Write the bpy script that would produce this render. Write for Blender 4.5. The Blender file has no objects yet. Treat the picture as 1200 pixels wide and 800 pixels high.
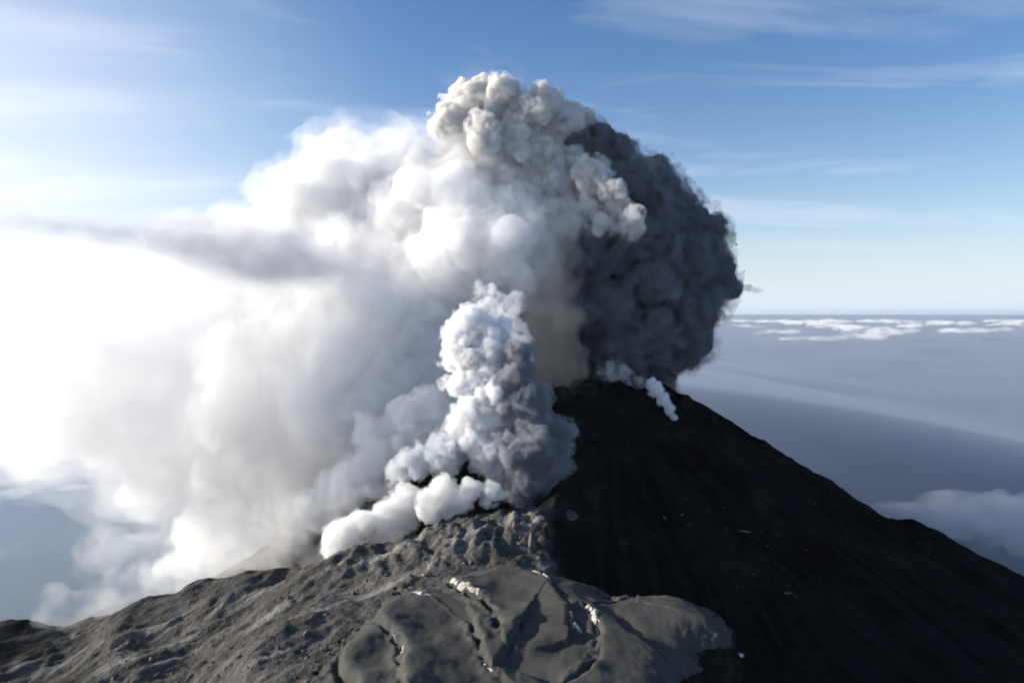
import bpy, bmesh, math, random
import numpy as np
from mathutils import Vector, Matrix

# ------------------------------------------------------------------ camera, sky, sun, exposure
SC = bpy.context.scene
COL = SC.collection
R = math.radians
CAM_Z = 900.0                      # metres above the haze-covered lowland
F = 820.0                          # focal length in photo pixels (photo 1200 wide)
EYE = 367.0                        # photo row of the camera's own level
PITCH = math.atan((400 - EYE) / F)

cam = bpy.data.cameras.new('camera')
cam_o = bpy.data.objects.new('camera', cam)
COL.objects.link(cam_o)
cam_o.location = (0, 0, CAM_Z)
cam_o.rotation_euler = (R(90) - PITCH, 0, 0)
cam.sensor_width = 36
cam.lens = 36 * F / 1200
cam.clip_start = 1.0
cam.clip_end = 400000
SC.camera = cam_o

SUN_EL, SUN_AZ = 15.0, 83.0        # azimuth to the left of the view direction
sun_dir = Vector((-math.sin(R(SUN_AZ)) * math.cos(R(SUN_EL)), math.cos(R(SUN_AZ)) * math.cos(R(SUN_EL)), math.sin(R(SUN_EL))))

w = bpy.data.worlds.new('World')
SC.world = w
w.use_nodes = True
nt = w.node_tree
nt.nodes.clear()
wo = nt.nodes.new('ShaderNodeOutputWorld')
bg = nt.nodes.new('ShaderNodeBackground')
sky = nt.nodes.new('ShaderNodeTexSky')
sky.sky_type = 'NISHITA'
sky.sun_disc = False
sky.sun_elevation = R(SUN_EL)
sky.sun_rotation = R(-SUN_AZ)
sky.altitude = 500
sky.air_density = 1.0
sky.dust_density = 1.2
sky.ozone_density = 1.5
bg.inputs['Strength'].default_value = 0.085
# thin cirrus: stretched noise over the direction, thicker where it streams along one way
tc = nt.nodes.new('ShaderNodeTexCoord')
sep = nt.nodes.new('ShaderNodeSeparateXYZ')
nt.links.new(tc.outputs['Generated'], sep.inputs[0])
def wmath(op, a, b=None, clamp=False):
    n = nt.nodes.new('ShaderNodeMath'); n.operation = op; n.use_clamp = clamp
    for i, v in enumerate((a, b)):
        if v is None: continue
        if isinstance(v, (int, float)): n.inputs[i].default_value = v
        else: nt.links.new(v, n.inputs[i])
    return n.outputs[0]
zc = wmath('MAXIMUM', sep.outputs['Z'], 0.0)
zz = wmath('ADD', zc, 0.12)
u = wmath('DIVIDE', sep.outputs['X'], zz)
v = wmath('DIVIDE', sep.outputs['Y'], zz)
comb = nt.nodes.new('ShaderNodeCombineXYZ')
nt.links.new(u, comb.inputs[0]); nt.links.new(v, comb.inputs[1])
mp = nt.nodes.new('ShaderNodeMapping')
mp.inputs['Rotation'].default_value = (0, 0, R(33))
mp.inputs['Scale'].default_value = (0.6, 1.7, 1)
mp.inputs['Location'].default_value = (3.1, 1.7, 0)
nt.links.new(comb.outputs[0], mp.inputs[0])
nz = nt.nodes.new('ShaderNodeTexNoise')
nz.inputs['Scale'].default_value = 1.1
nz.inputs['Detail'].default_value = 7
nz.inputs['Roughness'].default_value = 0.55
nz.inputs['Distortion'].default_value = 0.6
nt.links.new(mp.outputs[0], nz.inputs['Vector'])
cr = nt.nodes.new('ShaderNodeMapRange')
cr.inputs['From Min'].default_value = 0.5
cr.inputs['From Max'].default_value = 0.78
cr.inputs['To Max'].default_value = 0.36
nt.links.new(nz.outputs[0], cr.inputs['Value'])
fade = nt.nodes.new('ShaderNodeMapRange')
fade.inputs['From Min'].default_value = 0.02
fade.inputs['From Max'].default_value = 0.16
nt.links.new(sep.outputs['Z'], fade.inputs['Value'])
cf = wmath('MULTIPLY', cr.outputs[0], fade.outputs[0])
cmix = nt.nodes.new('ShaderNodeMix'); cmix.data_type = 'RGBA'
nt.links.new(cf, cmix.inputs['Factor'])
hs = nt.nodes.new('ShaderNodeHueSaturation')
hs.inputs['Saturation'].default_value = 1.3
nt.links.new(sky.outputs[0], hs.inputs['Color'])
# pale far air low over the horizon
low_f = wmath('POWER', 2.718, wmath('MULTIPLY', zc, -10.0))
low_m = nt.nodes.new('ShaderNodeMix'); low_m.data_type = 'RGBA'
nt.links.new(wmath('MULTIPLY', low_f, 0.9), low_m.inputs['Factor'])
tint = nt.nodes.new('ShaderNodeMix'); tint.data_type = 'RGBA'; tint.blend_type = 'MULTIPLY'
tint.inputs['Factor'].default_value = 1.0; tint.inputs['B'].default_value = (1.03, 0.97, 1.1, 1)
nt.links.new(hs.outputs[0], tint.inputs['A'])
nt.links.new(tint.outputs['Result'], low_m.inputs['A'])
low_m.inputs['B'].default_value = (5.3, 6.2, 7.3, 1)
# glow round the sun, put into the sky colour as a milky veil
vd = nt.nodes.new('ShaderNodeVectorMath'); vd.operation = 'DOT_PRODUCT'
nt.links.new(tc.outputs['Generated'], vd.inputs[0]); vd.inputs[1].default_value = sun_dir
vr = nt.nodes.new('ShaderNodeMapRange'); vr.interpolation_type = 'SMOOTHSTEP'
vr.inputs['From Min'].default_value = 0.30; vr.inputs['From Max'].default_value = 0.86; vr.inputs['To Max'].default_value = 0.85
nt.links.new(vd.outputs['Value'], vr.inputs['Value'])
vn = nt.nodes.new('ShaderNodeMapRange'); vn.inputs['From Min'].default_value = 0.3; vn.inputs['From Max'].default_value = 0.62
vn.inputs['To Min'].default_value = 0.65
nt.links.new(nz.outputs[0], vn.inputs['Value'])
ve = nt.nodes.new('ShaderNodeMapRange'); ve.interpolation_type = 'SMOOTHSTEP'
ve.inputs['From Min'].default_value = 0.16; ve.inputs['From Max'].default_value = 0.46; ve.inputs['To Min'].default_value = 1.0; ve.inputs['To Max'].default_value = 0.25
nt.links.new(sep.outputs['Z'], ve.inputs['Value'])
vm = nt.nodes.new('ShaderNodeMix'); vm.data_type = 'RGBA'
nt.links.new(wmath('MULTIPLY', wmath('MULTIPLY', vr.outputs[0], vn.outputs[0]), ve.outputs[0]), vm.inputs['Factor'])
nt.links.new(low_m.outputs['Result'], vm.inputs['A']); vm.inputs['B'].default_value = (7.0, 7.1, 7.2, 1)
nt.links.new(vm.outputs['Result'], cmix.inputs['A'])
cmix.inputs['B'].default_value = (7.5, 7.6, 8.2, 1)
nt.links.new(cmix.outputs['Result'], bg.inputs['Color'])
nt.links.new(bg.outputs[0], wo.inputs['Surface'])

sl = bpy.data.lights.new('sun', 'SUN')
sl.energy = 5.0
sl.angle = R(0.5)
sl.color = (1.0, 0.94, 0.85)
so = bpy.data.objects.new('sun', sl)
COL.objects.link(so)
so.rotation_euler = sun_dir.to_track_quat('Z', 'Y').to_euler()
so.location = (-300, 300, 1600)

SC.view_settings.view_transform = 'Standard'
SC.view_settings.look = 'None'
SC.view_settings.exposure = 0.92
SC.view_settings.gamma = 1
SC.render.engine = 'CYCLES'
cy = SC.cycles
cy.use_denoising = True
cy.max_bounces = 12
cy.diffuse_bounces = 2
cy.glossy_bounces = 1
cy.volume_bounces = 10
cy.volume_step_rate = 3.0
cy.transparent_max_bounces = 64
cy.use_adaptive_sampling = True
cy.adaptive_threshold = 0.03
cy.filter_width = 2.0

# ------------------------------------------------------------------ helpers
rng = np.random.default_rng(7)
random.seed(7)

def at(px, py, Y):
    """World point at forward distance Y seen at a photo pixel."""
    cx, cz = (px - 600) / F, -(py - 400) / F
    c, s = math.cos(PITCH), math.sin(PITCH)
    d = Vector((cx, c + cz * s, -s + cz * c))
    k = Y / d.y
    return Vector((d.x * k, Y, CAM_Z + d.z * k))

def on_plane(px, py, zr):
    """World point at height CAM_Z+zr seen at a photo pixel."""
    p = at(px, py, 1.0)
    k = zr / (p.z - CAM_Z)
    return np.array((p.x * k, k))

def tag(o, label=None, cat=None, group=None, kind=None):
    if label: o['label'] = label
    if cat: o['category'] = cat
    if group: o['group'] = group
    if kind: o['kind'] = kind
    return o

def mesh_obj(name, verts, faces, mat=None, parent=None, smooth=True):
    me = bpy.data.meshes.new(name)
    if isinstance(verts, np.ndarray) and isinstance(faces, np.ndarray):
        nv, nf, k = len(verts), len(faces), faces.shape[1]
        me.vertices.add(nv); me.vertices.foreach_set('co', verts.astype(np.float32).ravel())
        me.loops.add(nf * k); me.loops.foreach_set('vertex_index', faces.astype(np.int32).ravel())
        me.polygons.add(nf); me.polygons.foreach_set('loop_start', np.arange(0, nf * k, k, dtype=np.int32))
        me.update(calc_edges=True)
        me.validate()
    else:
        me.from_pydata([tuple(q) for q in verts], [], [tuple(q) for q in faces])
    if smooth:
        me.polygons.foreach_set('use_smooth', [True] * len(me.polygons))
    o = bpy.data.objects.new(name, me)
    COL.objects.link(o)
    if mat: me.materials.append(mat)
    if parent: o.parent = parent
    return o

# -- gradient noise, vectorised
_perm = rng.permutation(256)
_perm = np.concatenate([_perm, _perm, _perm])
_g = rng.normal(size=(256, 3)); _g /= np.linalg.norm(_g, axis=1)[:, None]
def perlin(p):
    i = np.floor(p).astype(np.int64); f = p - i
    i &= 255
    w_ = f * f * f * (f * (f * 6 - 15) + 10)
    out = 0
    for dx in (0, 1):
        wx = w_[:, 0] if dx else 1 - w_[:, 0]
        for dy in (0, 1):
            wy = w_[:, 1] if dy else 1 - w_[:, 1]
            for dz in (0, 1):
                wz = w_[:, 2] if dz else 1 - w_[:, 2]
                h = _perm[_perm[_perm[(i[:, 0] + dx) & 255] + ((i[:, 1] + dy) & 255)] + ((i[:, 2] + dz) & 255)]
                g = _g[h]
                out = out + wx * wy * wz * (g[:, 0] * (f[:, 0] - dx) + g[:, 1] * (f[:, 1] - dy) + g[:, 2] * (f[:, 2] - dz))
    return out * 1.6
def fbm(p, scale, octv=4, rough=0.5, mode='fbm', off=0.0):
    q = p / scale + off
    a, s, tot = 1.0, np.zeros(len(p)), 0.0
    for k in range(octv):
        n = perlin(q)
        if mode == 'billow': n = np.abs(n)
        elif mode == 'ridge': n = 1 - np.abs(n) * 2
        s += a * n; tot += a
        q = q * 2.03 + 17.3; a *= rough
    return s / tot

def seg_dist(P, a, b):
    a = np.asarray(a, float); b = np.asarray(b, float)
    d = b - a; L = max(float(d @ d), 1e-9)
    t = np.clip(((P - a) @ d) / L, 0, 1)
    q = a + t[:, None] * d
    return np.linalg.norm(P - q, axis=1), t
def poly_dist(P, poly):
    """signed distance, positive inside"""
    dist = np.full(len(P), 1e9); ins = np.zeros(len(P), bool)
    n = len(poly)
    for i in range(n):
        a, b = poly[i], poly[(i + 1) % n]
        d, _ = seg_dist(P, a, b)
        dist = np.minimum(dist, d)
        c = ((a[1] > P[:, 1]) != (b[1] > P[:, 1]))
        with np.errstate(divide='ignore', invalid='ignore'):
            xi = (b[0] - a[0]) * (P[:, 1] - a[1]) / (b[1] - a[1]) + a[0]
        ins ^= c & (P[:, 0] < xi)
    return np.where(ins, dist, -dist)
def smax(a, b, k):
    h = np.clip(0.5 + 0.5 * (a - b) / k, 0, 1)
    return b * (1 - h) + a * h + k * h * (1 - h)
def sstep(a, b, x):
    t = np.clip((x - a) / (b - a), 0, 1)
    return t * t * (3 - 2 * t)

# ------------------------------------------------------------------ materials
class NB:
    def __init__(self, m):
        m.use_nodes = True
        self.t = m.node_tree; self.t.nodes.clear()
        self.out = self.n('ShaderNodeOutputMaterial')
    def n(self, kind, **kw):
        x = self.t.nodes.new(kind)
        for k, v_ in kw.items(): setattr(x, k, v_)
        return x
    def l(self, a, b): self.t.links.new(a, b)
    def noise(self, scale, detail=5, rough=0.6, dist=0.0):
        geo = self.n('ShaderNodeNewGeometry')
        nz_ = self.n('ShaderNodeTexNoise')
        nz_.inputs['Scale'].default_value = scale; nz_.inputs['Detail'].default_value = detail
        nz_.inputs['Roughness'].default_value = rough; nz_.inputs['Distortion'].default_value = dist
        self.l(geo.outputs['Position'], nz_.inputs['Vector'])
        return nz_.outputs[0]
    def ramp(self, val, stops):
        r_ = self.n('ShaderNodeValToRGB'); e = r_.color_ramp.elements
        while len(e) < len(stops): e.new(0.5)
        for i, (p, c) in enumerate(stops):
            e[i].position = p; e[i].color = (*c, 1)
        self.l(val, r_.inputs[0])
        return r_.outputs[0]
    def mix(self, f, a, b, mode='MIX'):
        x = self.n('ShaderNodeMix', data_type='RGBA', blend_type=mode)
        for s_, v_ in (('Factor', f), ('A', a), ('B', b)):
            if isinstance(v_, (int, float)): x.inputs[s_].default_value = v_
            elif isinstance(v_, tuple): x.inputs[s_].default_value = (*v_, 1)
            else: self.l(v_, x.inputs[s_])
        return x.outputs['Result']

def rock_mat(name, stops, scales=(0.02, 0.25), bump=0.6, bump_dist=1.5, bump_scale=0.35, rough=0.95, spec=0.08, mott=1.0):
    m = bpy.data.materials.new(name); b = NB(m)
    p = b.n('ShaderNodeBsdfPrincipled')
    p.inputs['Roughness'].default_value = rough
    p.inputs['Specular IOR Level'].default_value = spec
    big = b.ramp(b.noise(scales[0], 6, 0.6), stops)
    fine = b.ramp(b.noise(scales[1], 6, 0.65), [(0.3, tuple(1 - (1 - q) * mott for q in (0.62, 0.62, 0.63))), (0.7, tuple(1 + (q - 1) * mott for q in (1.25, 1.22, 1.18)))])
    c = b.mix(1.0, big, fine, 'MULTIPLY')
    b.l(c, p.inputs['Base Color'])
    bp = b.n('ShaderNodeBump'); bp.inputs['Strength'].default_value = bump; bp.inputs['Distance'].default_value = bump_dist
    b.l(b.noise(bump_scale, 8, 0.6), bp.inputs['Height'])
    b.l(bp.outputs[0], p.inputs['Normal'])
    b.l(p.outputs[0], b.out.inputs['Surface'])
    return m

def smoke_mat(name, color, density, g=0.2, surf=0.04, torn=None):
    m = bpy.data.materials.new(name); b = NB(m)
    pv = b.n('ShaderNodeVolumePrincipled')
    pv.inputs['Color'].default_value = (*color, 1)
    pv.inputs['Density'].default_value = density
    pv.inputs['Anisotropy'].default_value = g
    b.l(pv.outputs[0], b.out.inputs['Volume'])
    if torn:                                             # ragged: the smoke thins to nothing between its own swirls
        size, lo, hi = torn
        mr = b.n('ShaderNodeMapRange'); mr.interpolation_type = 'SMOOTHSTEP'
        mr.inputs['From Min'].default_value = lo; mr.inputs['From Max'].default_value = hi; mr.inputs['To Max'].default_value = density
        b.l(b.noise(1.0 / size, 2, 0.6, 0.0), mr.inputs['Value'])
        b.l(mr.outputs[0], pv.inputs['Density'])
    tr = b.n('ShaderNodeBsdfTransparent')
    df = b.n('ShaderNodeBsdfDiffuse'); df.inputs['Color'].default_value = (*color, 1)
    mx = b.n('ShaderNodeMixShader'); mx.inputs[0].default_value = surf
    b.l(tr.outputs[0], mx.inputs[1]); b.l(df.outputs[0], mx.inputs[2])
    b.l(mx.outputs[0], b.out.inputs['Surface'])
    return m

def slope_mat():
    m = rock_mat('basalt_slope', [(0.3, (0.005, 0.005, 0.0055)), (0.5, (0.008, 0.0078, 0.0078)), (0.75, (0.022, 0.021, 0.02))], (0.02, 0.22), 0.8, 3.0, 0.35, spec=0.0)  # basalt taken near black: the steam's shade on the cone is in the colour
    b = NB.__new__(NB); b.t = m.node_tree
    pr = [n for n in b.t.nodes if n.type == 'BSDF_PRINCIPLED'][0]
    src = pr.inputs['Base Color'].links[0].from_socket
    at_ = b.n('ShaderNodeAttribute', attribute_name='ash')
    ashc = b.mix(1.0, b.ramp(b.noise(0.06, 7, 0.65), [(0.3, (0.040, 0.039, 0.037)), (0.7, (0.115, 0.112, 0.106))]),
                 b.ramp(b.noise(0.4, 6, 0.7), [(0.3, (0.6, 0.6, 0.6)), (0.7, (1.3, 1.28, 1.25))]), 'MULTIPLY')
    ch_ = b.n('ShaderNodeAttribute', attribute_name='chute')
    src = b.mix(ch_.outputs['Fac'], src, (0.012, 0.0118, 0.0118))
    st_ = b.n('ShaderNodeAttribute', attribute_name='streak')
    ashc = b.mix(st_.outputs['Fac'], ashc, (0.23, 0.222, 0.208))
    b.l(b.mix(at_.outputs['Fac'], src, ashc), pr.inputs['Base Color'])
    return m
M_SLOPE = slope_mat()
M_DOME = rock_mat('ash_dome', [(0.3, (0.050, 0.050, 0.046)), (0.7, (0.070, 0.070, 0.064))], (0.03, 0.5), 0.16, 0.4, 0.9, mott=0.45)
M_PALE = rock_mat('pale_fracture', [(0.3, (0.26, 0.245, 0.22)), (0.7, (0.52, 0.49, 0.44))], (0.2, 1.0), 0.7, 0.6, 1.2)  # pale rock; on the crack lips the colour also stands for sunlight
M_ROCK = rock_mat('grey_rock', [(0.3, (0.06, 0.057, 0.053)), (0.7, (0.16, 0.15, 0.135))], (0.15, 1.0), 0.8, 0.8, 0.8)
M_MID = rock_mat('mid_rock', [(0.3, (0.03, 0.029, 0.028)), (0.7, (0.08, 0.076, 0.07))], (0.15, 1.0), 0.8, 0.8, 0.8, spec=0.0)
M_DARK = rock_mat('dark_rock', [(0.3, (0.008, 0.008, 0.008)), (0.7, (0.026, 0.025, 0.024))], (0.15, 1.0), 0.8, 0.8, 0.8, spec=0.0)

# ------------------------------------------------------------------ the mountain
APEX = np.array((88.0, 655.0))
SHO = np.array([(20, 446), (24, 388), (50, 358), (78, 316), (62, 280), (44, 190), (-300, 170), (-620, 260), (-560, 470),
                (-329, 462), (-240, 455), (-165, 456), (-89, 440), (-40, 448)], float)
SHP = np.array([(-88, 330, -150), (-89, 435, -150), (-165, 452, -169), (-329, 450, -207), (-274, 375, -211), (-430, 450, -234),
                (20, 440, -124), (-30, 440, -134), (90, 290, -154), (0, 265, -156), (20, 380, -146), (50, 350, -150), (-180, 300, -194),
                (-200, 400, -190), (-500, 350, -250)], float)

def mountain_height(P):
    """height relative to the camera's level"""
    P3 = np.column_stack([P, np.zeros(len(P))])
    warp = fbm(P3, 90, 4, 0.5, off=3.3) * 26
    d = P - APEX
    ang = np.arctan2(d[:, 1], d[:, 0])
    r = np.sqrt((d[:, 0] * 0.98) ** 2 + (d[:, 1]) ** 2)
    gul = fbm(np.column_stack([np.cos(ang) * 3.2, np.sin(ang) * 3.2, r / 900]), 0.55, 4, 0.55, 'billow') - 0.25
    # summit plateau between the two shoulders of the crest, then the straight flank
    crest_d, _ = seg_dist(P, (44, 640), (132, 652))
    rr = np.sqrt(crest_d ** 2 + 8 ** 2) - 8
    cone = -64 - 0.615 * rr - gul * np.clip(rr, 0, 300) * 0.11
    cone += -20 * np.exp(-(((P[:, 0] - 95) / 60) ** 2 + ((P[:, 1] - 735) / 45) ** 2))
    far = np.clip(rr - 900, 0, None)
    cone += far * 0.33
    # spur behind the right flank
    sd, t = seg_dist(P, (400, 690), (760, 760))
    spur = -206 - 190 * t - 0.62 * np.sqrt(sd ** 2 + 100)
    cone = smax(cone, spur + 6, 12)
    # dark shoulder on the front face, under the summit
    sd, t = seg_dist(P, (26, 446), (60, 600))
    rib = -128 + 34 * t - 0.85 * sd
    cone = smax(cone, rib, 10)
    # the shoulder that carries the dome
    W = 1.0 / (((P[:, None, :] - SHP[None, :, :2]) ** 2).sum(2) + 900.0) ** 1.6
    zin = (W * SHP[None, :, 2]).sum(1) / W.sum(1)
    sdist = poly_dist(P + np.column_stack([warp * 0.25, warp * 0.2]), SHO)
    sho = zin - 0.78 * np.clip(-sdist, 0, None)
    h = smax(cone, sho, 6)
    # rock relief
    near = 1 - sstep(500, 1400, np.linalg.norm(P - np.array((0, 300)), axis=1))
    onsho = sstep(-40, 0, sdist)
    wx = fbm(P3, 40, 3, 0.5, off=8.1) * 14
    Pw = P3 + np.column_stack([wx, fbm(P3, 40, 3, 0.5, off=2.9) * 14, 0 * wx])
    h += (fbm(Pw, 75, 6, 0.52, 'ridge', 1.7) - 0.45) * (4 + 4 * near)
    h += (fbm(Pw, 17, 5, 0.6, 'fbm', 5.1)) * (1.6 - 0.7 * onsho) * near
    h += fbm(P3, 5.5, 4, 0.65, 'ridge', 3.9) * 0.9 * onsho * near
    # runnels down the cone
    rn = fbm(np.column_stack([np.cos(ang) * 14, np.sin(ang) * 14, rr / 260]) + wx[:, None] * 0.012, 1.0, 4, 0.55, 'ridge')
    h += (rn - 0.4) * 1.5 * sstep(20, 120, rr) * (1 - onsho)
    # jagged lit ridge between dome and steam
    jag = np.exp(-(((P[:, 0] + 25) / 85) ** 2 + ((P[:, 1] - 430) / 34) ** 2))
    h += jag * (fbm(P3 * np.array((1, 0.55, 1)), 11, 4, 0.6, 'ridge', 9.0) * 7 + fbm(P3, 26, 3, 0.5, 'ridge', 2.2) * 5 - 3)
    cr = np.exp(-(crest_d / 26) ** 2)
    h += cr * (fbm(P3, 22, 4, 0.6, 'ridge', 4.4) * 13 - 5)
    # erosion runnels on the left slope
    lr = sstep(-60, -130, P[:, 0]) * sstep(-520, -300, P[:, 0])
    q = np.column_stack([(P @ np.array((0.78, 0.62))) * 0.2, P @ np.array((-0.62, 0.78)) + wx * 0.35, P3[:, 2]])
    h += lr * (fbm(q, 21, 6, 0.62, 'ridge', 6.6) * 4.5 - 2.5)
    return h, sdist, rn

def graded(lo, hi, c0, c1, fine, growth):
    pts = list(np.arange(c0, c1, fine))
    s, v_ = fine, c1
    while v_ < hi: pts.append(v_); s *= growth; v_ += s
    s, v_ = fine, c0
    while True:
        s *= growth; v_ -= s
        pts.insert(0, v_)
        if v_ < lo: break
    return np.array(pts)

gx = graded(-2600, 2800, -330, 330, 1.5, 1.035)
gy = graded(-400, 3200, 235, 690, 1.4, 1.04)
XX, YY = np.meshgrid(gx, gy)
PP = np.column_stack([XX.ravel(), YY.ravel()])
_r = [mountain_height(c) for c in np.array_split(PP, 24)]
HH = np.concatenate([q[0] for q in _r]); SD = np.concatenate([q[1] for q in _r]); RN = np.concatenate([q[2] for q in _r])
def grid_faces(nx, ny):
    i = np.arange(nx * ny).reshape(ny, nx)
    return np.column_stack([i[:-1, :-1].ravel(), i[:-1, 1:].ravel(), i[1:, 1:].ravel(), i[1:, :-1].ravel()])
mt = mesh_obj('mountain', np.column_stack([PP, HH + CAM_Z]), grid_faces(len(gx), len(gy)), M_SLOPE)
_a = mt.data.attributes.new('ash', 'FLOAT', 'POINT')
_P3 = np.column_stack([PP, 0 * HH])
_av = sstep(-14, 10, SD + fbm(_P3, 22, 4, 0.6) * 22) * sstep(-330, -190, PP[:, 0] + fbm(_P3, 50, 4, 0.6) * 130 + 30)  # ash deposit on the shoulder; its far-left fade paints the shade there
_q = np.column_stack([(PP @ np.array((0.78, 0.62))) * 0.16, PP @ np.array((-0.62, 0.78)) + fbm(_P3, 40, 3, 0.5, off=8.1) * 6, 0 * HH])
_st = sstep(0.02, 0.42, fbm(_q, 15, 5, 0.62, off=12.2))
_b = mt.data.attributes.new('streak', 'FLOAT', 'POINT')
_b.data.foreach_set('value', (_st * _av).astype(np.float32))
_c = mt.data.attributes.new('chute', 'FLOAT', 'POINT')
_c.data.foreach_set('value', (sstep(0.35, 0.8, RN + fbm(_P3, 60, 4, 0.6, off=5.5) * 0.5)).astype(np.float32))
_a.data.foreach_set('value', _av.astype(np.float32))
tag(mt, 'dark ash covered volcano cone with a broad shoulder', 'mountain', kind='structure')
HG = HH.reshape(len(gy), len(gx))
def ground_z(x, y):
    i = int(np.clip(np.searchsorted(gx, x) - 1, 0, len(gx) - 2)); j = int(np.clip(np.searchsorted(gy, y) - 1, 0, len(gy) - 2))
    u_ = (x - gx[i]) / (gx[i + 1] - gx[i]); v_ = (y - gy[j]) / (gy[j + 1] - gy[j])
    return CAM_Z + (HG[j, i] * (1 - u_) * (1 - v_) + HG[j, i + 1] * u_ * (1 - v_) + HG[j + 1, i] * (1 - u_) * v_ + HG[j + 1, i + 1] * u_ * v_)

# ------------------------------------------------------------------ lowland and its mist
gm = bpy.data.materials.new('lowland'); b = NB(gm)
p = b.n('ShaderNodeBsdfPrincipled'); p.inputs['Roughness'].default_value = 1
p.inputs['Specular IOR Level'].default_value = 0
b.l(b.ramp(b.noise(0.0004, 8, 0.6), [(0.35, (0.03, 0.045, 0.04)), (0.65, (0.10, 0.115, 0.10))]), p.inputs['Base Color'])
b.l(p.outputs[0], b.out.inputs['Surface'])
L = 120000
lx = np.concatenate([-np.geomspace(L, 500, 60), np.linspace(-400, 400, 9), np.geomspace(500, L, 60)])
LX, LY = np.meshgrid(lx, lx)
LP = np.column_stack([LX.ravel(), LY.ravel()])
LH = fbm(np.column_stack([LP, np.zeros(len(LP))]), 6000, 4, 0.5, 'fbm') * 40
gr = mesh_obj('ground', np.column_stack([LP, LH - 60]), grid_faces(len(lx), len(lx)), gm)
tag(gr, 'distant lowland under the mist', 'ground', kind='structure')

def box_obj(name, lo, hi, mat):
    x0, y0, z0 = lo; x1, y1, z1 = hi
    vs = [(x0, y0, z0), (x1, y0, z0), (x1, y1, z0), (x0, y1, z0), (x0, y0, z1), (x1, y0, z1), (x1, y1, z1), (x0, y1, z1)]
    fs = [(0, 3, 2, 1), (4, 5, 6, 7), (0, 1, 5, 4), (1, 2, 6, 5), (2, 3, 7, 6), (3, 0, 4, 7)]
    return mesh_obj(name, vs, fs, mat, smooth=False)

def air_mat(name, color, density, g):
    m = bpy.data.materials.new(name); b_ = NB(m)
    pv = b_.n('ShaderNodeVolumePrincipled')
    pv.inputs['Color'].default_value = (*color, 1); pv.inputs['Density'].default_value = density
    pv.inputs['Anisotropy'].default_value = g
    b_.l(pv.outputs[0], b_.out.inputs['Volume'])
    return m
hz = box_obj('haze', (-130000, -130000, -130), (130000, 130000, 1190), air_mat('haze_air', (0.93, 0.96, 1.0), 9e-6, 0.5))
tag(hz, 'even pale blue haze over the lowland', 'haze', kind='stuff')
ms = box_obj('mist', (-125000, -125000, -90), (125000, 125000, 260), air_mat('mist_air', (0.66, 0.80, 1.0), 4.0e-4, 0.0))
tag(ms, 'flat mist layer over the lowland', 'mist', kind='stuff')

# bank of mist banked up behind the right flank
bx = np.concatenate([np.linspace(40, 1500, 50), np.geomspace(1600, 60000, 26)])
bt = np.concatenate([np.linspace(0, 900, 30), np.geomspace(1000, 60000, 34)])
BX, BT = np.meshgrid(bx, bt)
BP = np.column_stack([BX.ravel(), (BT + 690 + np.clip(BX - 380, 0, 800) * 0.16).ravel()])
nearb = 1 / (1 + (BP[:, 1] / 2600) ** 2)
BZ = -72 - 185 * sstep(60, 1250, BP[:, 0]) * nearb - 30 * (1 - nearb) + fbm(np.column_stack([BP, 0 * BP[:, 0]]), 400, 4, 0.5) * 14 * sstep(700, 1500, BP[:, 1])
ng, mg = len(bt), len(bx)
top = np.column_stack([BP, BZ + CAM_Z]); bot = np.column_stack([BP, np.full(len(BP), 280.0)])
gf = grid_faces(mg, ng); N0 = len(BP)
ring = np.concatenate([np.arange(mg), np.arange(1, ng) * mg + mg - 1, (ng - 1) * mg + np.arange(mg - 2, -1, -1), np.arange(ng - 2, 0, -1) * mg])
side = np.column_stack([ring, ring + N0, np.roll(ring, -1) + N0, np.roll(ring, -1)])
bank = mesh_obj('mist', np.concatenate([top, bot]), np.concatenate([gf, gf[:, ::-1] + N0, side]), air_mat('bank_air', (0.35, 0.41, 0.50), 3.4e-3, 0.0))
tag(bank, 'grey mist banked up behind the right flank of the mountain', 'mist', kind='stuff')

# ------------------------------------------------------------------ smoke and steam
ICO = {}
def ico(sub):
    if sub not in ICO:
        bm = bmesh.new(); bmesh.ops.create_icosphere(bm, subdivisions=sub, radius=1)
        bm.verts.index_update()
        ICO[sub] = (np.array([v_.co[:] for v_ in bm.verts]), np.array([[q.index for q in f.verts] for f in bm.faces]))
        bm.free()
    return ICO[sub]

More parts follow.
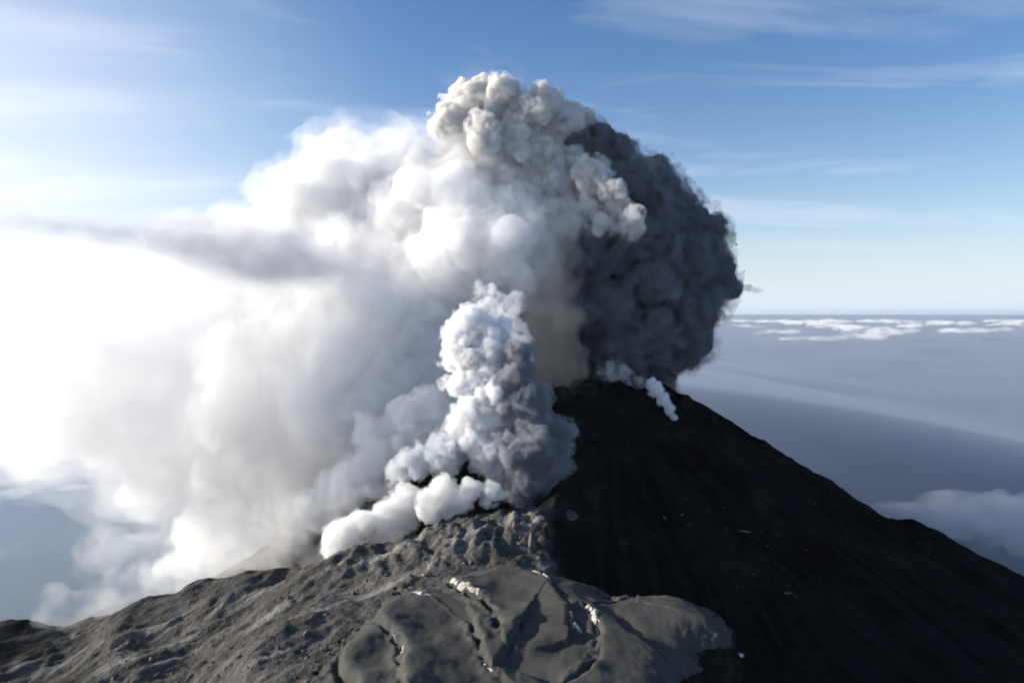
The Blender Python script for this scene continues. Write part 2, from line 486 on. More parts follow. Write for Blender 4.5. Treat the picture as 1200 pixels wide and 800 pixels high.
def fuse(name, allb, squash, voxel, amp, seed, mat, parent=None, grow=0.0):
    V, Fc, n0 = [], [], 0
    for (x, y, z, r) in allb:
        if r + grow < voxel: continue
        vv, ff = ico(2 if r > 6 * voxel else 1)
        V.append(vv * (r + grow) * np.array(squash) + np.array((x, y, z))); Fc.append(ff + n0); n0 += len(vv)
    tmp = mesh_obj('remesh_source', np.concatenate(V), np.concatenate(Fc))
    md = tmp.modifiers.new('m', 'REMESH'); md.mode = 'VOXEL'; md.voxel_size = voxel; md.use_smooth_shade = True
    dg = bpy.context.evaluated_depsgraph_get()
    me = bpy.data.meshes.new_from_object(tmp.evaluated_get(dg))
    old = tmp.data
    bpy.data.objects.remove(tmp); bpy.data.meshes.remove(old)
    n = len(me.vertices)
    ed = np.empty(len(me.edges) * 2, np.int32); me.edges.foreach_get('vertices', ed); ed = ed.reshape(-1, 2)
    lab = np.arange(n)
    while True:
        m_ = np.minimum(lab[ed[:, 0]], lab[ed[:, 1]])
        new = lab.copy()
        np.minimum.at(new, ed[:, 0], m_); np.minimum.at(new, ed[:, 1], m_)
        np.minimum.at(new, lab[ed[:, 0]], m_); np.minimum.at(new, lab[ed[:, 1]], m_)
        new = new[new]
        if (new == lab).all(): break
        lab = new
    cnt = np.bincount(lab, minlength=n)
    loose = np.nonzero(cnt[lab] < cnt.max() * 0.10)[0]
    if len(loose):
        bm = bmesh.new(); bm.from_mesh(me); bm.verts.ensure_lookup_table()
        bmesh.ops.delete(bm, geom=[bm.verts[int(q)] for q in loose], context='VERTS')
        bm.to_mesh(me); bm.free(); n = len(me.vertices)
    co = np.empty(n * 3, np.float32); me.vertices.foreach_get('co', co); co = co.reshape(-1, 3).astype(float)
    no = np.empty(n * 3, np.float32); me.vertex_normals.foreach_get('vector', no); no = no.reshape(-1, 3)
    a1, s1, a2, s2 = amp
    wv = np.column_stack([fbm(co, s1 * 1.5, 2, 0.5, off=seed + k * 7.7) for k in range(3)]) * s1 * 0.5
    dsp = (fbm(co + wv, s1, 3, 0.5, 'billow', seed * 1.3) - 0.22) * a1 * 2 + (fbm(co + wv, s2, 3, 0.55, 'billow', seed * 2.7) - 0.22) * a2 * 2
    co = co + no * dsp[:, None]
    me.vertices.foreach_set('co', co.astype(np.float32).ravel())
    me.update(); me.name = name
    me.materials.clear(); me.materials.append(mat)
    me.polygons.foreach_set('use_smooth', [True] * len(me.polygons))
    o = bpy.data.objects.new(name, me); COL.objects.link(o)
    if parent: o.parent = parent
    return o

def billow(name, balls, mat, voxel=3.0, gens=2, kids=9, ratio=0.45, amp=(6, 18, 2, 5), seed=1, squash=(1, 1, 1), shells=()):
    """A cloud body: balls (x, y, z, r) that sprout smaller balls on their skin, fused into one closed surface and roughened.
    shells: (grow, material) thinner skins of smoke round the dense body."""
    rs = np.random.default_rng(seed)
    allb = [tuple(q) for q in balls]
    cur = allb[:]
    for gen in range(gens):
        nxt = []
        for (x, y, z, r) in cur:
            for k in range(kids if gen == 0 else max(4, kids // 2 + 1)):
                dv = rs.normal(size=3); dv /= np.linalg.norm(dv)
                r2 = r * ratio * rs.uniform(0.55, 1.3)
                c = np.array((x, y, z)) + dv * np.array(squash) * r * rs.uniform(0.8, 1.0)
                nxt.append((*c, r2))
        allb += nxt; cur = nxt
    o = fuse(name, allb, squash, voxel, amp, seed, mat)
    for k, (grow, m_) in enumerate(shells):
        fuse('smoke_fringe', allb, squash, voxel * 1.25, (amp[0], amp[1], amp[2] * 1.2, amp[3] * 1.2), seed + 0.37 * (k + 1), m_, o, grow)
    return o

def px_balls(rows, Y):
    out = []
    for row in rows:
        px, py, rp = row[:3]
        y = Y + (row[3] if len(row) > 3 else 0)
        q = at(px, py, y)
        out.append((q.x, q.y, q.z, rp / F * y))
    return out

M_ASH = smoke_mat('ash_smoke', (0.26, 0.275, 0.31), 0.5, 0.0, 0.16)
M_CREAM = smoke_mat('pale_ash_smoke', (0.90, 0.885, 0.86), 0.35, 0.0, 0.12)
M_STEAM = smoke_mat('soft_steam', (0.992, 0.989, 0.985), 0.075, 0.0, 0.01)
M_THIN = smoke_mat('thin_steam', (0.992, 0.99, 0.987), 0.030, 0.3, 0.006)
M_THIN_T = smoke_mat('thin_steam_fringe', (0.992, 0.99, 0.987), 0.009, 0.4, 0.002, (60, 0.38, 0.65))
M_CRISP = smoke_mat('fresh_steam', (0.985, 0.985, 0.985), 0.35, 0.0, 0.03)
M_ASH_F = smoke_mat('ash_smoke_fringe', (0.26, 0.275, 0.31), 0.16, 0.0, 0.005, (9, 0.42, 0.6))
M_ASH_T = smoke_mat('ash_smoke_thin', (0.38, 0.39, 0.42), 0.05, 0.0, 0.005, (14, 0.42, 0.62))
M_TAIL = smoke_mat('ash_wisp', (0.4, 0.42, 0.46), 0.09, 0.0, 0.01, (8, 0.3, 0.6))
M_CREAM_F = smoke_mat('pale_ash_fringe', (0.90, 0.885, 0.86), 0.12, 0.0, 0.005, (9, 0.42, 0.6))
M_CRISP_F = smoke_mat('fresh_steam_fringe', (0.985, 0.985, 0.985), 0.2, 0.0, 0.005, (5, 0.42, 0.6))
M_STEAM_T = smoke_mat('soft_steam_thin', (0.99, 0.987, 0.983), 0.012, 0.0, 0.002, (45, 0.4, 0.65))
M_STEAM_F = smoke_mat('soft_steam_fringe', (0.992, 0.989, 0.985), 0.035, 0.0, 0.004, (28, 0.4, 0.62))
M_SHADEST = smoke_mat('shade_tinted_steam', (0.42, 0.44, 0.48), 0.4, 0.0, 0.08)  # ash-laden steam, with the column's shaded side painted into its colour
M_SHADEST_F = smoke_mat('shade_tinted_steam_fringe', (0.42, 0.44, 0.48), 0.14, 0.0, 0.005, (5, 0.42, 0.6))
M_PUFF_F = smoke_mat('puff_fringe', (0.975, 0.97, 0.965), 0.11, 0.0, 0.005, (7, 0.38, 0.6))
M_PUFF = smoke_mat('puff_steam', (0.88, 0.875, 0.87), 0.15, 0.0, 0.02)
M_ROLL = smoke_mat('rolling_steam', (0.992, 0.989, 0.985), 0.09, 0.2, 0.01)
M_SOFT = smoke_mat('veil_steam', (0.994, 0.992, 0.988), 0.0055, 0.35, 0.003)
M_SOFT_T = smoke_mat('veil_steam_thin', (0.994, 0.992, 0.988), 0.005, 0.35, 0.002, (60, 0.4, 0.65))
M_TAN = smoke_mat('tan_ash', (0.74, 0.665, 0.57), 0.032, 0.0, 0.005)
M_DUST = smoke_mat('brown_dust', (0.94, 0.93, 0.91), 0.020, 0.1, 0.003, (26, 0.38, 0.62))
M_VEIL = smoke_mat('grey_veil', (0.66, 0.66, 0.69), 0.034, 0.0, 0.006, (22, 0.34, 0.62))
M_VEIL_F = smoke_mat('grey_veil_fringe', (0.7, 0.7, 0.73), 0.010, 0.0, 0.005)
M_VEIL_T = smoke_mat('grey_veil_thin', (0.75, 0.75, 0.78), 0.004, 0.0, 0.002)

ash = billow('ash_plume', px_balls([
    (728, 452, 44), (735, 425, 56), (722, 385, 54, -10), (755, 370, 62), (735, 335, 62, -15), (770, 330, 62), (765, 285, 60), (728, 285, 54, -20),
    (790, 285, 50), (806, 282, 32), (770, 242, 32), (738, 234, 46), (712, 205, 42), (742, 206, 26), (688, 185, 32), (800, 330, 34), (785, 372, 34),
    (766, 412, 28), (826, 336, 20), (842, 338, 12), (852, 338, 7),
    (700, 300, 26, -62), (722, 365, 26, -66), (742, 282, 24, -70), (762, 322, 26, -66), (735, 405, 24, -58), (782, 365, 22, -50), (764, 256, 20, -56), (802, 300, 22, -44), (716, 248, 22, -56), (690, 350, 20, -50), (738, 218, 20, -52), (700, 420, 22, -40)], 715), M_ASH, 2.0, 2, 7, 0.48, (14, 38, 4.0, 10), 3, shells=((4.0, M_ASH_F), (9, M_ASH_T)))
tag(ash, 'dense dark grey ash plume boiling up behind the summit crest', 'ash plume')
tail = billow('ash_wisp', px_balls([(838, 338, 10), (848, 338, 9), (858, 337, 8), (868, 337, 6.5), (877, 338, 5.5), (885, 339, 4.5), (892, 340, 3.4)], 700), M_TAIL, 1.6, 2, 8, 0.45, (2, 9, 1, 3), 7, (1.4, 1, 0.9))
tag(tail, 'pointed thin ash wisp trailing off the right side of the dark plume', 'ash wisp')
cream = billow('ash_cloud', px_balls([
    (548, 122, 22), (572, 128, 32), (545, 160, 30), (598, 116, 15), (610, 150, 36), (655, 150, 28), (585, 180, 42), (628, 195, 44), (668, 205, 32),
    (648, 240, 36), (690, 250, 20, -40), (722, 250, 15, -55), (620, 245, 44), (640, 285, 30, 0), (650, 320, 26, 10), (696, 205, 17, -48), (712, 222, 13, -56), (668, 255, 24, -42), (738, 262, 11, -72), (705, 268, 14, -62)], 690), M_CREAM, 2.0, 2, 8, 0.48, (12, 30, 3.2, 8), 5, shells=((3, M_CREAM_F),))  # steamy ash on top; small front balls paint the dark plume's sunlit billows
tag(cream, 'cream coloured ash cloud at the top of the dark plume, painting its sunlit billows pale', 'ash cloud')
steam = billow('steam_cloud', px_balls([
    (400, 210, 40), (450, 215, 46), (500, 235, 48), (540, 250, 56, -60), (590, 275, 50, -80), (620, 320, 46, -60), (470, 290, 70), (540, 320, 76, -40), (600, 360, 60, -30), (625, 420, 44, 30),
    (350, 240, 34), (430, 360, 85), (520, 400, 85), (370, 420, 80), (430, 440, 72, -90), (490, 460, 60, -100), (480, 400, 66, -80), (460, 470, 85), (390, 520, 80), (480, 550, 60), (310, 470, 60), (320, 550, 60), (390, 590, 55), (590, 440, 50, 30), (560, 215, 40, -40)],
    730), M_STEAM, 4.0, 2, 8, 0.5, (16, 45, 6, 14), 11, shells=((10, M_STEAM_F), (24, M_STEAM_T)))
tag(steam, 'huge soft white steam cloud spreading left from the summit', 'steam cloud')
drift = billow('steam_drift', px_balls([
    (330, 275, 36, -60), (280, 300, 42, -20), (235, 335, 48, -40), (180, 345, 46), (130, 365, 48, -50), (80, 370, 46, 20), (30, 385, 50, -40), (-15, 390, 40), (270, 380, 50, -60), (215, 410, 52, 10), (160, 425, 48, -60),
    (105, 435, 48, 0), (50, 445, 48, -60), (0, 455, 44), (200, 475, 46, -40), (130, 495, 42, 0), (70, 500, 38, -50), (250, 520, 48), (200, 545, 40, -60), (260, 580, 40, -30), (240, 625, 36), (330, 630, 38, -40), (300, 555, 50, -60), (165, 565, 26), (215, 660, 22)], 820), M_THIN, 5, 2, 7, 0.5, (18, 50, 7, 16), 21, shells=((22, M_THIN_T),))
tag(drift, 'thin sunlit steam drifting away to the left of the big steam cloud', 'steam cloud')
veil = billow('ash_veil', px_balls([(382, 314, 10), (355, 316, 15), (322, 312, 20), (290, 302, 20), (258, 292, 17), (226, 284, 14), (196, 278, 11), (165, 274, 9), (132, 271, 8), (104, 268, 8), (70, 264, 7), (36, 261, 6), (4, 258, 5),
    (330, 284, 9), (300, 276, 10), (268, 268, 9), (236, 262, 8), (205, 258, 6)], 610), M_VEIL, 2.6, 2, 7, 0.5, (5, 34, 2, 10), 31, (2.8, 2.0, 0.85), shells=((6, M_VEIL_F), (13, M_VEIL_T)))
tag(veil, 'thin grey ash veil streaked sideways above the drifting steam', 'ash veil')
col = billow('steam_column', px_balls([
    (590, 540, 26), (575, 520, 30), (600, 500, 28), (570, 480, 32), (585, 455, 30), (558, 445, 26), (582, 425, 26), (548, 420, 20),
    (540, 395, 19), (552, 375, 16), (575, 390, 20), (548, 500, 24), (520, 530, 22), (492, 540, 18), (470, 550, 14)], 506),
    M_CRISP, 1.5, 2, 9, 0.42, (5.0, 13, 2.0, 4.6), 41, shells=((2.6, M_CRISP_F),))
tag(col, 'crisp white steam column rising from the fissure below the summit', 'steam column')
shade_col = billow('steam_column', px_balls([(606, 578, 16), (620, 560, 24), (635, 540, 26), (612, 525, 32), (650, 520, 20), (625, 500, 26), (612, 470, 24), (602, 440, 20), (640, 555, 16), (606, 410, 14), (655, 505, 15), (630, 470, 16)], 488), M_SHADEST, 1.8, 2, 9, 0.44, (5.0, 13, 2.0, 4.6), 43, shells=((2.6, M_SHADEST_F),))
tag(shade_col, 'blue grey ash laden steam column, coloured as the shaded right side of the white one', 'steam column')
wisp = billow('steam_wisp', px_balls([(598, 420, 22), (600, 395, 23), (590, 372, 20), (572, 350, 16), (606, 352, 12), (560, 338, 9)], 530), M_PUFF_F, 1.8, 2, 9, 0.45, (6, 15, 2.5, 5), 45)
tag(wisp, 'thin bluish steam wisp at the top of the white steam column', 'steam wisp')
soft = billow('steam_veil', px_balls([(420, 330, 60), (360, 370, 75), (290, 360, 75), (220, 370, 80), (140, 370, 80), (60, 380, 80), (-10, 390, 75), (330, 450, 80), (250, 460, 85), (160, 460, 85), (70, 465, 80), (0, 470, 70),
    (420, 430, 65), (400, 510, 60), (320, 530, 65), (240, 545, 65), (160, 545, 55), (80, 530, 45), (280, 610, 50), (360, 590, 50), (200, 615, 40), (140, 640, 26)], 600), M_SOFT, 5, 1, 8, 0.5, (14, 60, 5, 18), 25, shells=((20, M_SOFT_T),))
tag(soft, 'pale translucent steam veil hanging low to the left in front of the big cloud', 'steam veil')
roll = billow('steam_bank', px_balls([(525, 500, 24), (495, 512, 26), (462, 530, 26), (432, 556, 26), (402, 578, 24), (475, 485, 22), (445, 510, 20), (375, 600, 22), (500, 470, 18)], 545), M_ROLL, 2.2, 2, 9, 0.45, (5, 15, 2, 5), 47, shells=((3.5, M_PUFF_F),))
tag(roll, 'low rolling steam bank leaning against the left of the white column', 'steam bank')
tan = billow('ash_haze', px_balls([(645, 330, 30), (640, 375, 36), (640, 420, 38), (655, 450, 30), (615, 445, 34), (660, 290, 24)], 640), M_TAN, 3, 2, 8, 0.48, (6, 22, 2, 7), 49)
tag(tan, 'smooth tan ash haze between the steam column and the dark plume', 'ash haze')
dust = billow('dust_cloud', px_balls([(20, 722, 26, -40), (75, 712, 26, -45), (130, 703, 28, -45), (175, 690, 26, -30), (215, 668, 26), (270, 655, 32), (330, 645, 36), (390, 640, 34), (440, 625, 30), (350, 610, 34), (410, 600, 34), (460, 590, 28)], 500), M_DUST, 3.5, 2, 8, 0.5, (6, 24, 2, 7), 81)
tag(dust, 'thin brownish dust cloud creeping over the left ridge', 'dust cloud')
def puff(rows, Y, label, seed, vox=1.2):
    o = billow('steam_puff', px_balls(rows, Y), M_PUFF, vox, 2, 9, 0.44, (3.0, 9, 1.0, 2.8), seed, shells=((1.6, M_PUFF_F),))
    tag(o, label, 'steam puff', 'steam puffs along the fissure')
    return o
puff([(579, 576, 11), (573, 585, 7)], 445, 'small round steam puff at the right end of the row', 51)
puff([(550, 575, 12), (542, 588, 11)], 448, 'bright steam puff just left of the smallest one', 52)
puff([(518, 578, 17), (504, 594, 18), (526, 600, 12)], 453, 'rounded steam puff in the middle of the row', 53)
puff([(478, 586, 17), (458, 604, 19), (476, 614, 12)], 462, 'wide steam puff creeping left along the slope', 54)
puff([(424, 612, 15), (398, 628, 19), (414, 640, 13), (384, 642, 9)], 456, 'ragged steam puff lowest at the left end of the row', 55)
jet = billow('fumarole_jet', px_balls([(796, 515, 1.6), (795, 509, 2.2), (793, 501, 3.2), (789, 491, 5), (784, 480, 6.5), (777, 468, 8), (769, 456, 8.5), (763, 449, 6)], 600), M_CRISP, 0.9, 2, 8, 0.42, (1.6, 6, 0.5, 2), 61, shells=((0.8, M_CRISP_F),))
tag(jet, 'slim white fumarole jet rising on the dark summit slope', 'fumarole')
wisp = billow('steam_wisp', px_balls([(748, 448, 8), (735, 440, 10), (720, 434, 11), (706, 438, 8), (692, 446, 5)], 630), M_PUFF_F, 1.2, 2, 8, 0.45, (2, 8, 0.6, 3), 62)
tag(wisp, 'faint steam wisp lying on the summit crest', 'steam wisp')
M_PATCH = smoke_mat('mist_patch', (0.97, 0.975, 0.985), 0.005, 0.0, 0.01, (140, 0.36, 0.62))
M_FAR = smoke_mat('far_cloud', (0.97, 0.975, 0.985), 0.010, 0.0, 0.02, (110, 0.36, 0.6))
rs = np.random.default_rng(6)
cb = []
for k in range(34):
    yy_ = rs.uniform(1500, 5200); xx_ = -yy_ * rs.uniform(0.3, 0.85)
    r0 = rs.uniform(14, 40) * (yy_ / 3000) ** 0.6
    for q in range(3): cb.append((xx_ + rs.normal() * r0 * 2.2, yy_ + rs.normal() * r0, 285 + rs.uniform(-8, 8), r0 * rs.uniform(0.6, 1.1)))
lcl = billow('clouds', cb, M_PATCH, 9, 1, 5, 0.5, (10, 60, 5, 20), 93, (2.6, 1.8, 0.35))
tag(lcl, 'patches of pale mist low over the lowland at the left', 'clouds', kind='stuff')
rs = np.random.default_rng(5)
cb = []
for k in range(90):
    yy_ = rs.uniform(2600, 9500); xx_ = yy_ * rs.uniform(0.28, 0.85)
    r0 = rs.uniform(12, 46) * (yy_ / 5000) ** 0.6
    for q in range(3): cb.append((xx_ + rs.normal() * r0 * 2.2, yy_ + rs.normal() * r0, CAM_Z - 98 + rs.uniform(-8, 8), r0 * rs.uniform(0.6, 1.1)))
hcl = billow('clouds', cb, M_FAR, 9, 1, 5, 0.5, (10, 60, 5, 20), 91, (2.6, 1.6, 0.4))
tag(hcl, 'line of small white clouds lying on the mist near the horizon', 'clouds', kind='stuff')
low = billow('low_cloud', px_balls([(1050, 610, 22), (1090, 608, 28), (1130, 606, 32), (1170, 606, 34), (1210, 610, 38), (1250, 612, 40), (1030, 598, 12)], 780),
             smoke_mat('low_cloud', (0.97, 0.98, 0.99), 0.03, 0.0, 0.01, (40, 0.32, 0.6)), 2.5, 2, 9, 0.45, (5, 22, 2, 7), 71, (1.5, 1.5, 0.75))
tag(low, 'low white cloud lying in the mountain shadow behind the right slope', 'cloud')

# ------------------------------------------------------------------ lava dome in front
def hit(px, py, y0=150, y1=1400):
    """Where the sight line of a photo pixel meets the mountain."""
    y = y0
    while y < y1:
        q = at(px, py, y)
        if q.z <= ground_z(q.x, y): return Vector((q.x, y, ground_z(q.x, y)))
        y += 0.5
    return None
DZ = -141.0
def dpx(pts): return np.array([on_plane(a_, b_, DZ) for a_, b_ in pts])
OUT = dpx([(338, 840), (362, 778), (396, 742), (436, 703), (470, 682), (520, 668), (585, 656), (640, 660), (690, 678), (712, 692), (742, 688), (785, 686),
           (828, 702), (868, 729), (856, 745), (820, 754), (828, 768), (798, 784), (790, 840)])
CRACKS = [  # polyline, trench depth, width, step to its right side
    ([(446, 700), (440, 720), (458, 742), (470, 762), (474, 800)], 2.4, 2.2, 1.6),
    ([(486, 684), (498, 694), (514, 690)], 3.0, 2.5, 0.3),
    ([(528, 683), (545, 698), (566, 708), (580, 728), (586, 744)], 3.2, 2.0, 0.8),
    ([(552, 728), (560, 756), (566, 778), (580, 788), (600, 764), (612, 740)], 3.0, 1.8, 1.2),
    ([(620, 672), (640, 682), (656, 700), (664, 716)], 1.6, 2.0, -0.5),
    ([(668, 742), (668, 724), (684, 717), (697, 728), (702, 748), (700, 776), (690, 790), (660, 806)], 2.6, 2.0, 0.9),
    ([(712, 694), (728, 700), (745, 690)], 1.2, 3.0, 0.6),
    ([(728, 738), (762, 760), (800, 784)], 1.0, 1.5, -0.5),
    ([(400, 748), (396, 772), (412, 790), (425, 830)], 2.6, 3.0, 1.5)]
def dome_height(P):
    P3 = np.column_stack([P, 0 * P[:, 0]])
    wob = np.column_stack([fbm(P3, 12, 4, 0.55, off=1.1), fbm(P3, 12, 4, 0.55, off=6.1)]) * 3.0
    Pw = P + wob
    d = poly_dist(P + wob * 1.4, OUT)
    z = np.where(d > 0, 9.0 * (0.55 + 0.45 * sstep(-70, 30, P[:, 0])) * (1 - np.exp(-np.clip(d, 0, None) / 10.0)), d * 7.0)
    z += fbm(P3, 40, 3, 0.45, off=4.2) * 4.5 * sstep(0, 15, d)
    z += (fbm(P3, 5, 4, 0.6, 'fbm', 7.7)) * (0.3 + 2.2 * sstep(12, 0, d))
    for pts, dep, wd, stp in CRACKS:
        pl = dpx(pts)
        best = np.full(len(P), 1e9); side = np.zeros(len(P))
        for a_, b_ in zip(pl[:-1], pl[1:]):
            dd, t = seg_dist(Pw, a_, b_)
            e = b_ - a_
            sg = np.sign(e[0] * (Pw[:, 1] - a_[1]) - e[1] * (Pw[:, 0] - a_[0]))
            m_ = dd < best
            best = np.where(m_, dd, best); side = np.where(m_, sg, side)
        var = np.clip(0.55 + fbm(P3, 9, 3, 0.6, off=dep * 9 + wd) * 2.2, 0.0, 1.3)
        z -= 1.35 * var * dep * np.exp(-(best / (wd * 0.55)) ** 2)
        z += var * dep * 0.35 * np.exp(-((best - wd * 1.4) / (wd * 1.1)) ** 2) * np.where(side < 0, 1.0, 0.15)
        z += stp * 2.2 * side * np.exp(-best / 16) * (1 - np.exp(-best / 2.0))
    return z, d
dgx = np.arange(-118, 124, 0.7); dgy = np.arange(205, 415, 0.7)
DX, DY = np.meshgrid(dgx, dgy)
DP = np.column_stack([DX.ravel(), DY.ravel()])
_r = [dome_height(c) for c in np.array_split(DP, 8)]
DH = np.concatenate([q[0] for q in _r]); DD = np.concatenate([q[1] for q in _r])
DBASE = -146.5
DZV = DBASE + DH + CAM_Z
gfc = grid_faces(len(dgx), len(dgy))
keep = (DD[gfc] > -2.6).any(1)
gfc = gfc[keep]
used = np.unique(gfc); remap = np.full(len(DP), -1); remap[used] = np.arange(len(used))
dome = mesh_obj('lava_dome', np.column_stack([DP, DZV])[used], remap[gfc], M_DOME)
dome.data.materials.append(M_DARK)  # bare rock margin, coloured dark to stand for its unlit side too
_rim = (DD[grid_faces(len(dgx), len(dgy))][keep] < 0.4).any(1)
dome.data.polygons.foreach_set('material_index', _rim.astype(np.int32))
dome.data.polygons.foreach_set('use_smooth', ~_rim)
tag(dome, 'smooth grey ash covered lava dome split by pale edged cracks', 'lava dome')
DG = DZV.reshape(len(dgy), len(dgx))
def dome_z(x, y):
    i_ = int(np.clip((x - dgx[0]) / 0.7, 0, len(dgx) - 1)); j_ = int(np.clip((y - dgy[0]) / 0.7, 0, len(dgy) - 1))
    return DG[j_, i_]
def top_z(x, y): return max(ground_z(x, y), dome_z(x, y))

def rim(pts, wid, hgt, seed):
    """A broken lip of pale rock along a crack, its sunlit edge put into the colour."""
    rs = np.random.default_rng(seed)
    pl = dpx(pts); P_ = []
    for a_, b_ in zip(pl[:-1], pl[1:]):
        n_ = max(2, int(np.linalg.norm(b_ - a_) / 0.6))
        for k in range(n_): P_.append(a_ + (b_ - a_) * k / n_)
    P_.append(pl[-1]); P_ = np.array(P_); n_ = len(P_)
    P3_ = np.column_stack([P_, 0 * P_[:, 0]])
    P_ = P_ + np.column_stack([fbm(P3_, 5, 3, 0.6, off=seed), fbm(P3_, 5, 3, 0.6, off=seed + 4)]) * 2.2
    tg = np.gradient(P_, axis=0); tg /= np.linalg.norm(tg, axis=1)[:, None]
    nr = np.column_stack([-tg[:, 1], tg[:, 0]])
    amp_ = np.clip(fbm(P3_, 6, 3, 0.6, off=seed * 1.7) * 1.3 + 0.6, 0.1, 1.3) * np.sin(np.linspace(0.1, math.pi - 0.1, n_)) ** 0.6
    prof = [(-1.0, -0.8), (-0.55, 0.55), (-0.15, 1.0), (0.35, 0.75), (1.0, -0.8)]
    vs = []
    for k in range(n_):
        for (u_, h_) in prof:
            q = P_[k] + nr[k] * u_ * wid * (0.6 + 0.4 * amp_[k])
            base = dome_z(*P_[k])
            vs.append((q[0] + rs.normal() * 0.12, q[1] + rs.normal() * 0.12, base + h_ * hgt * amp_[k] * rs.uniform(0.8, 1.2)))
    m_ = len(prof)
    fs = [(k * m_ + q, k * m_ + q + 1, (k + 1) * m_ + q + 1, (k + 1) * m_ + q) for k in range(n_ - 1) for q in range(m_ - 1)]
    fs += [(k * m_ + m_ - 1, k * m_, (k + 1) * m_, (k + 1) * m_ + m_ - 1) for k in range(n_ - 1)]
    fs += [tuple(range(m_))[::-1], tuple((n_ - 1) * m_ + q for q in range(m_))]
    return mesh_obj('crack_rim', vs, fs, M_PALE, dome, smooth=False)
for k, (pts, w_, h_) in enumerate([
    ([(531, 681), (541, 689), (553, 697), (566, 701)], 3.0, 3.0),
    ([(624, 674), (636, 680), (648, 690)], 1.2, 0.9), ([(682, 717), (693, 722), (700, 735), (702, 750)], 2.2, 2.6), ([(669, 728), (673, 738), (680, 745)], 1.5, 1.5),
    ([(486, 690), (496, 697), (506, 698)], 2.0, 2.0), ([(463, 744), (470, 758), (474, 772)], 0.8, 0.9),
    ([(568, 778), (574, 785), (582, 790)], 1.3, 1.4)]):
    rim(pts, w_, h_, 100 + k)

# ------------------------------------------------------------------ rocks
def rock_bm(seed, sx, sy, sz, mat, name, flat=0.35):
    rs = np.random.default_rng(seed)
    vv, ff = ico(3)
    v_ = vv.copy()
    for k in range(15):                                  # broken facets
        n_ = rs.normal(size=3); n_ /= np.linalg.norm(n_)
        dd = v_ @ n_ - rs.uniform(0.3, 0.75)
        v_ -= np.clip(dd, 0, None)[:, None] * n_
    v_ *= 1 + fbm(v_ + seed, 0.5, 4, 0.6)[:, None] * 0.16
    v_ = v_ * np.array((sx, sy, sz)); v_[:, 2] += sz * flat
    return mesh_obj(name, v_, ff, mat, smooth=False)
protos = [rock_bm(200 + k, 1.5, 1.3, 1.1, M_ROCK, 'boulder') for k in range(5)]
rs = np.random.default_rng(77)
spots = []
while len(spots) < 210:
    px, py = rs.uniform(120, 640), rs.uniform(590, 800)
    if py < 745 - (px - 170) * 0.29: continue
    q = hit(px, py)
    if q is None or q.y > 520: continue
    if poly_dist(np.array([[q.x, q.y]]), OUT)[0] > -3: continue
    spots.append(q)
for k, q in enumerate(spots):
    o = protos[k] if k < 5 else protos[k % 5].copy()
    if k >= 5: COL.objects.link(o)
    sc_ = rs.uniform(0.3, 0.8) if rs.random() < 0.85 else rs.uniform(1.0, 2.0)
    o.location = (q.x, q.y, q.z - 0.2 * sc_); o.rotation_euler = (rs.uniform(-.3, .3), rs.uniform(-.3, .3), rs.uniform(0, 6.28)); o.scale = (sc_,) * 3
    tag(o, 'small grey boulder strewn over the ash slope around the lava dome', 'boulder', 'grey boulders on the ash slope')
def set_rock(px, py, sx, sy, sz, mat, name, label, cat, seed, rot=(0, 0, 0), sink=0.2, use_top=False, group=None):
    q = hit(px, py)
    if use_top:
        xy = on_plane(px, py, DZ); q = Vector((xy[0], xy[1], top_z(*xy)))
    o = rock_bm(seed, sx, sy, sz, mat, name)
    o.location = (q.x, q.y, q.z - sink * sz); o.rotation_euler = rot
    tag(o, label, cat, group)
    return o
set_rock(622, 640, 5, 4, 9, M_ROCK, 'rock_spire', 'tall lit rock spire at the corner between dome and dark slope', 'rock spire', 301, (0.1, 0.15, 0.4))
set_rock(604, 622, 4, 3.5, 7, M_ROCK, 'rock_spire', 'lit rock spire just below the fissure steam', 'rock spire', 302, (-0.1, 0.1, 1.2))
set_rock(664, 602, 13, 6, 8, M_ROCK, 'rock_spire', 'broad sloping rock spire against the dark summit face', 'rock spire', 303, (0.3, 0.35, 2.0), 0.75)
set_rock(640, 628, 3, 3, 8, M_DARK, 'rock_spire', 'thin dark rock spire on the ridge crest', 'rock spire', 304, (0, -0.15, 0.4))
set_rock(498, 668, 3.2, 2.2, 1.8, M_PALE, 'pale_boulder', 'bright pale boulder on the back rim of the dome', 'boulder', 310, use_top=True)
set_rock(870, 742, 3.5, 3, 3, M_DARK, 'dark_boulder', 'dark boulder on the right tip of the dome', 'boulder', 311, use_top=True)
M_ICE = rock_mat('old_snow', [(0.3, (0.55, 0.6, 0.66)), (0.7, (0.8, 0.82, 0.85))], (0.2, 1.5), 0.4, 0.3, 1.0)
set_rock(868, 768, 7.5, 3.2, 1.0, M_ICE, 'snow_patch', 'pale blue snow patch in the shade beside the dome tip', 'snow patch', 320, (0, 0, 0.1), 0.1)
set_rock(818, 778, 2.2, 2, 1.2, M_ICE, 'snow_patch', 'smaller bluish snow patch at the foot of the dome', 'snow patch', 321, (0, 0, 0.8), 0.1)
for k, (px, py, sx, sy, sz, rz, lab) in enumerate([
    (778, 606, 1.0, 8, 1.2, 0.15, 'thin pale rock rib running down the dark slope'), (800, 603, 5, 0.8, 0.9, 0.3, 'pale rock rib branching off the upper end of another'),
    (872, 623, 9, 1.0, 0.9, -0.35, 'long pale rock rib lying across the dark slope'), (955, 590, 2.5, 0.8, 0.8, 0.0, 'small pale rock rib alone near the right skyline'),
    (925, 695, 5, 0.9, 0.9, 0.1, 'low pale rock rib on the lower dark slope')]):
    set_rock(px, py, sx, sy, sz, M_ROCK, 'rock_rib', lab, 'rock outcrop', 330 + k, (0, 0, rz), 0.35)

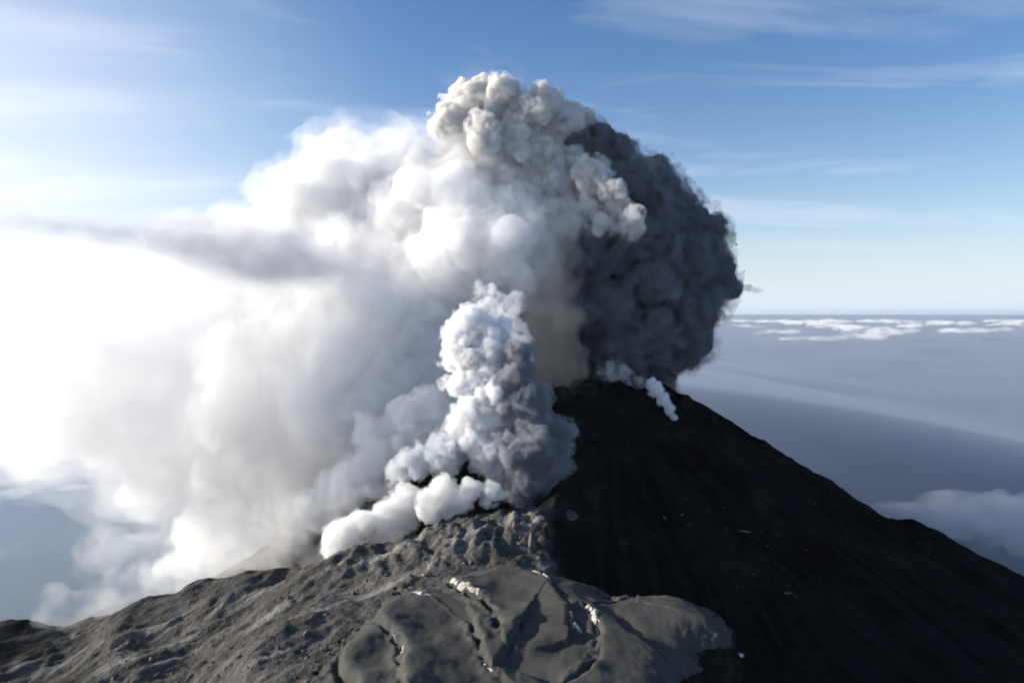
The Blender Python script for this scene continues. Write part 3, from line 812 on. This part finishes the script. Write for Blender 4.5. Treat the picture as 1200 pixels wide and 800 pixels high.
for k, (px, py, sx, sy, sz, rz, lab) in enumerate([
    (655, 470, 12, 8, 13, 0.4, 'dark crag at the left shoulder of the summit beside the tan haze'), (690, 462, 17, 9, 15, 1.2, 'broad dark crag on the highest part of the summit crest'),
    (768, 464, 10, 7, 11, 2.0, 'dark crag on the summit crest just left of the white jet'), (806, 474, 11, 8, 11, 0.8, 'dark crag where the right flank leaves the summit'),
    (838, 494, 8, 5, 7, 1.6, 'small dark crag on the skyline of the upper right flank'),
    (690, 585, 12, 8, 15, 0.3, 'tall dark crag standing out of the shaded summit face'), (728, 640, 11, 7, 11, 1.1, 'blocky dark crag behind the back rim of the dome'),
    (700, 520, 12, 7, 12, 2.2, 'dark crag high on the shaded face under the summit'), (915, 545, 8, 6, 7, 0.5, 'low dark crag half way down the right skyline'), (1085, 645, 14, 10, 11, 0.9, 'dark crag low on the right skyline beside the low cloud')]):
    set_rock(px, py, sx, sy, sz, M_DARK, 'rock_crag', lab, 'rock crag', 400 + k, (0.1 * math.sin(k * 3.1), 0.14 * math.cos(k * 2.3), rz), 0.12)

edge = []
rs = np.random.default_rng(99)
for (a_, b_) in (((350, 800), (378, 758)), ((378, 758), (436, 704)), ((440, 704), (486, 678))):
    for k in range(8):
        t = rs.random(); edge.append((a_[0] + (b_[0] - a_[0]) * t + rs.normal() * 4, a_[1] + (b_[1] - a_[1]) * t + rs.normal() * 3))
dk = [rock_bm(500 + k, 1.9, 1.5, 1.3, M_DARK, 'dark_boulder') for k in range(4)]
edge += [(866, 748), (872, 756), (852, 760), (845, 772), (884, 752), (838, 784), (858, 782)]
for k, (px, py) in enumerate(edge):
    o = dk[k] if k < 4 else dk[k % 4].copy()
    if k >= 4: COL.objects.link(o)
    xy = on_plane(px, py, DZ - 3) if px < 600 else np.array(hit(px, py, 200)[:2]); sc_ = rs.uniform(0.5, 1.3)
    o.location = (xy[0], xy[1], top_z(*xy) + 0.1); o.scale = (sc_,) * 3
    o.rotation_euler = (rs.uniform(-.4, .4), rs.uniform(-.4, .4), rs.uniform(0, 6.28))
    tag(o, 'dark broken block lying along the margin of the lava dome', 'boulder', 'dark blocks along the dome margin')

fl = [rock_bm(600 + k, 1.6, 0.9, 0.7, M_MID, 'pale_rock') for k in range(3)]
rs = np.random.default_rng(123)
for k in range(24):
    q = None
    while q is None:
        px = rs.normal(870, 75); py = rs.normal(640, 38)
        q = hit(px, py)
        if q is not None and (q.y > 640 or py > 790): q = None
    o = fl[k] if k < 3 else fl[k % 3].copy()
    if k >= 3: COL.objects.link(o)
    sc_ = rs.uniform(0.5, 1.4)
    o.location = (q.x, q.y, q.z + 0.1); o.scale = (sc_ * rs.uniform(0.8, 2.0), sc_, sc_); o.rotation_euler = (rs.uniform(-.3, .3), rs.uniform(-.3, .3), rs.uniform(0, 6.28))
    tag(o, 'small pale rock lying on the shaded dark slope', 'rock', 'pale rocks on the dark slope')
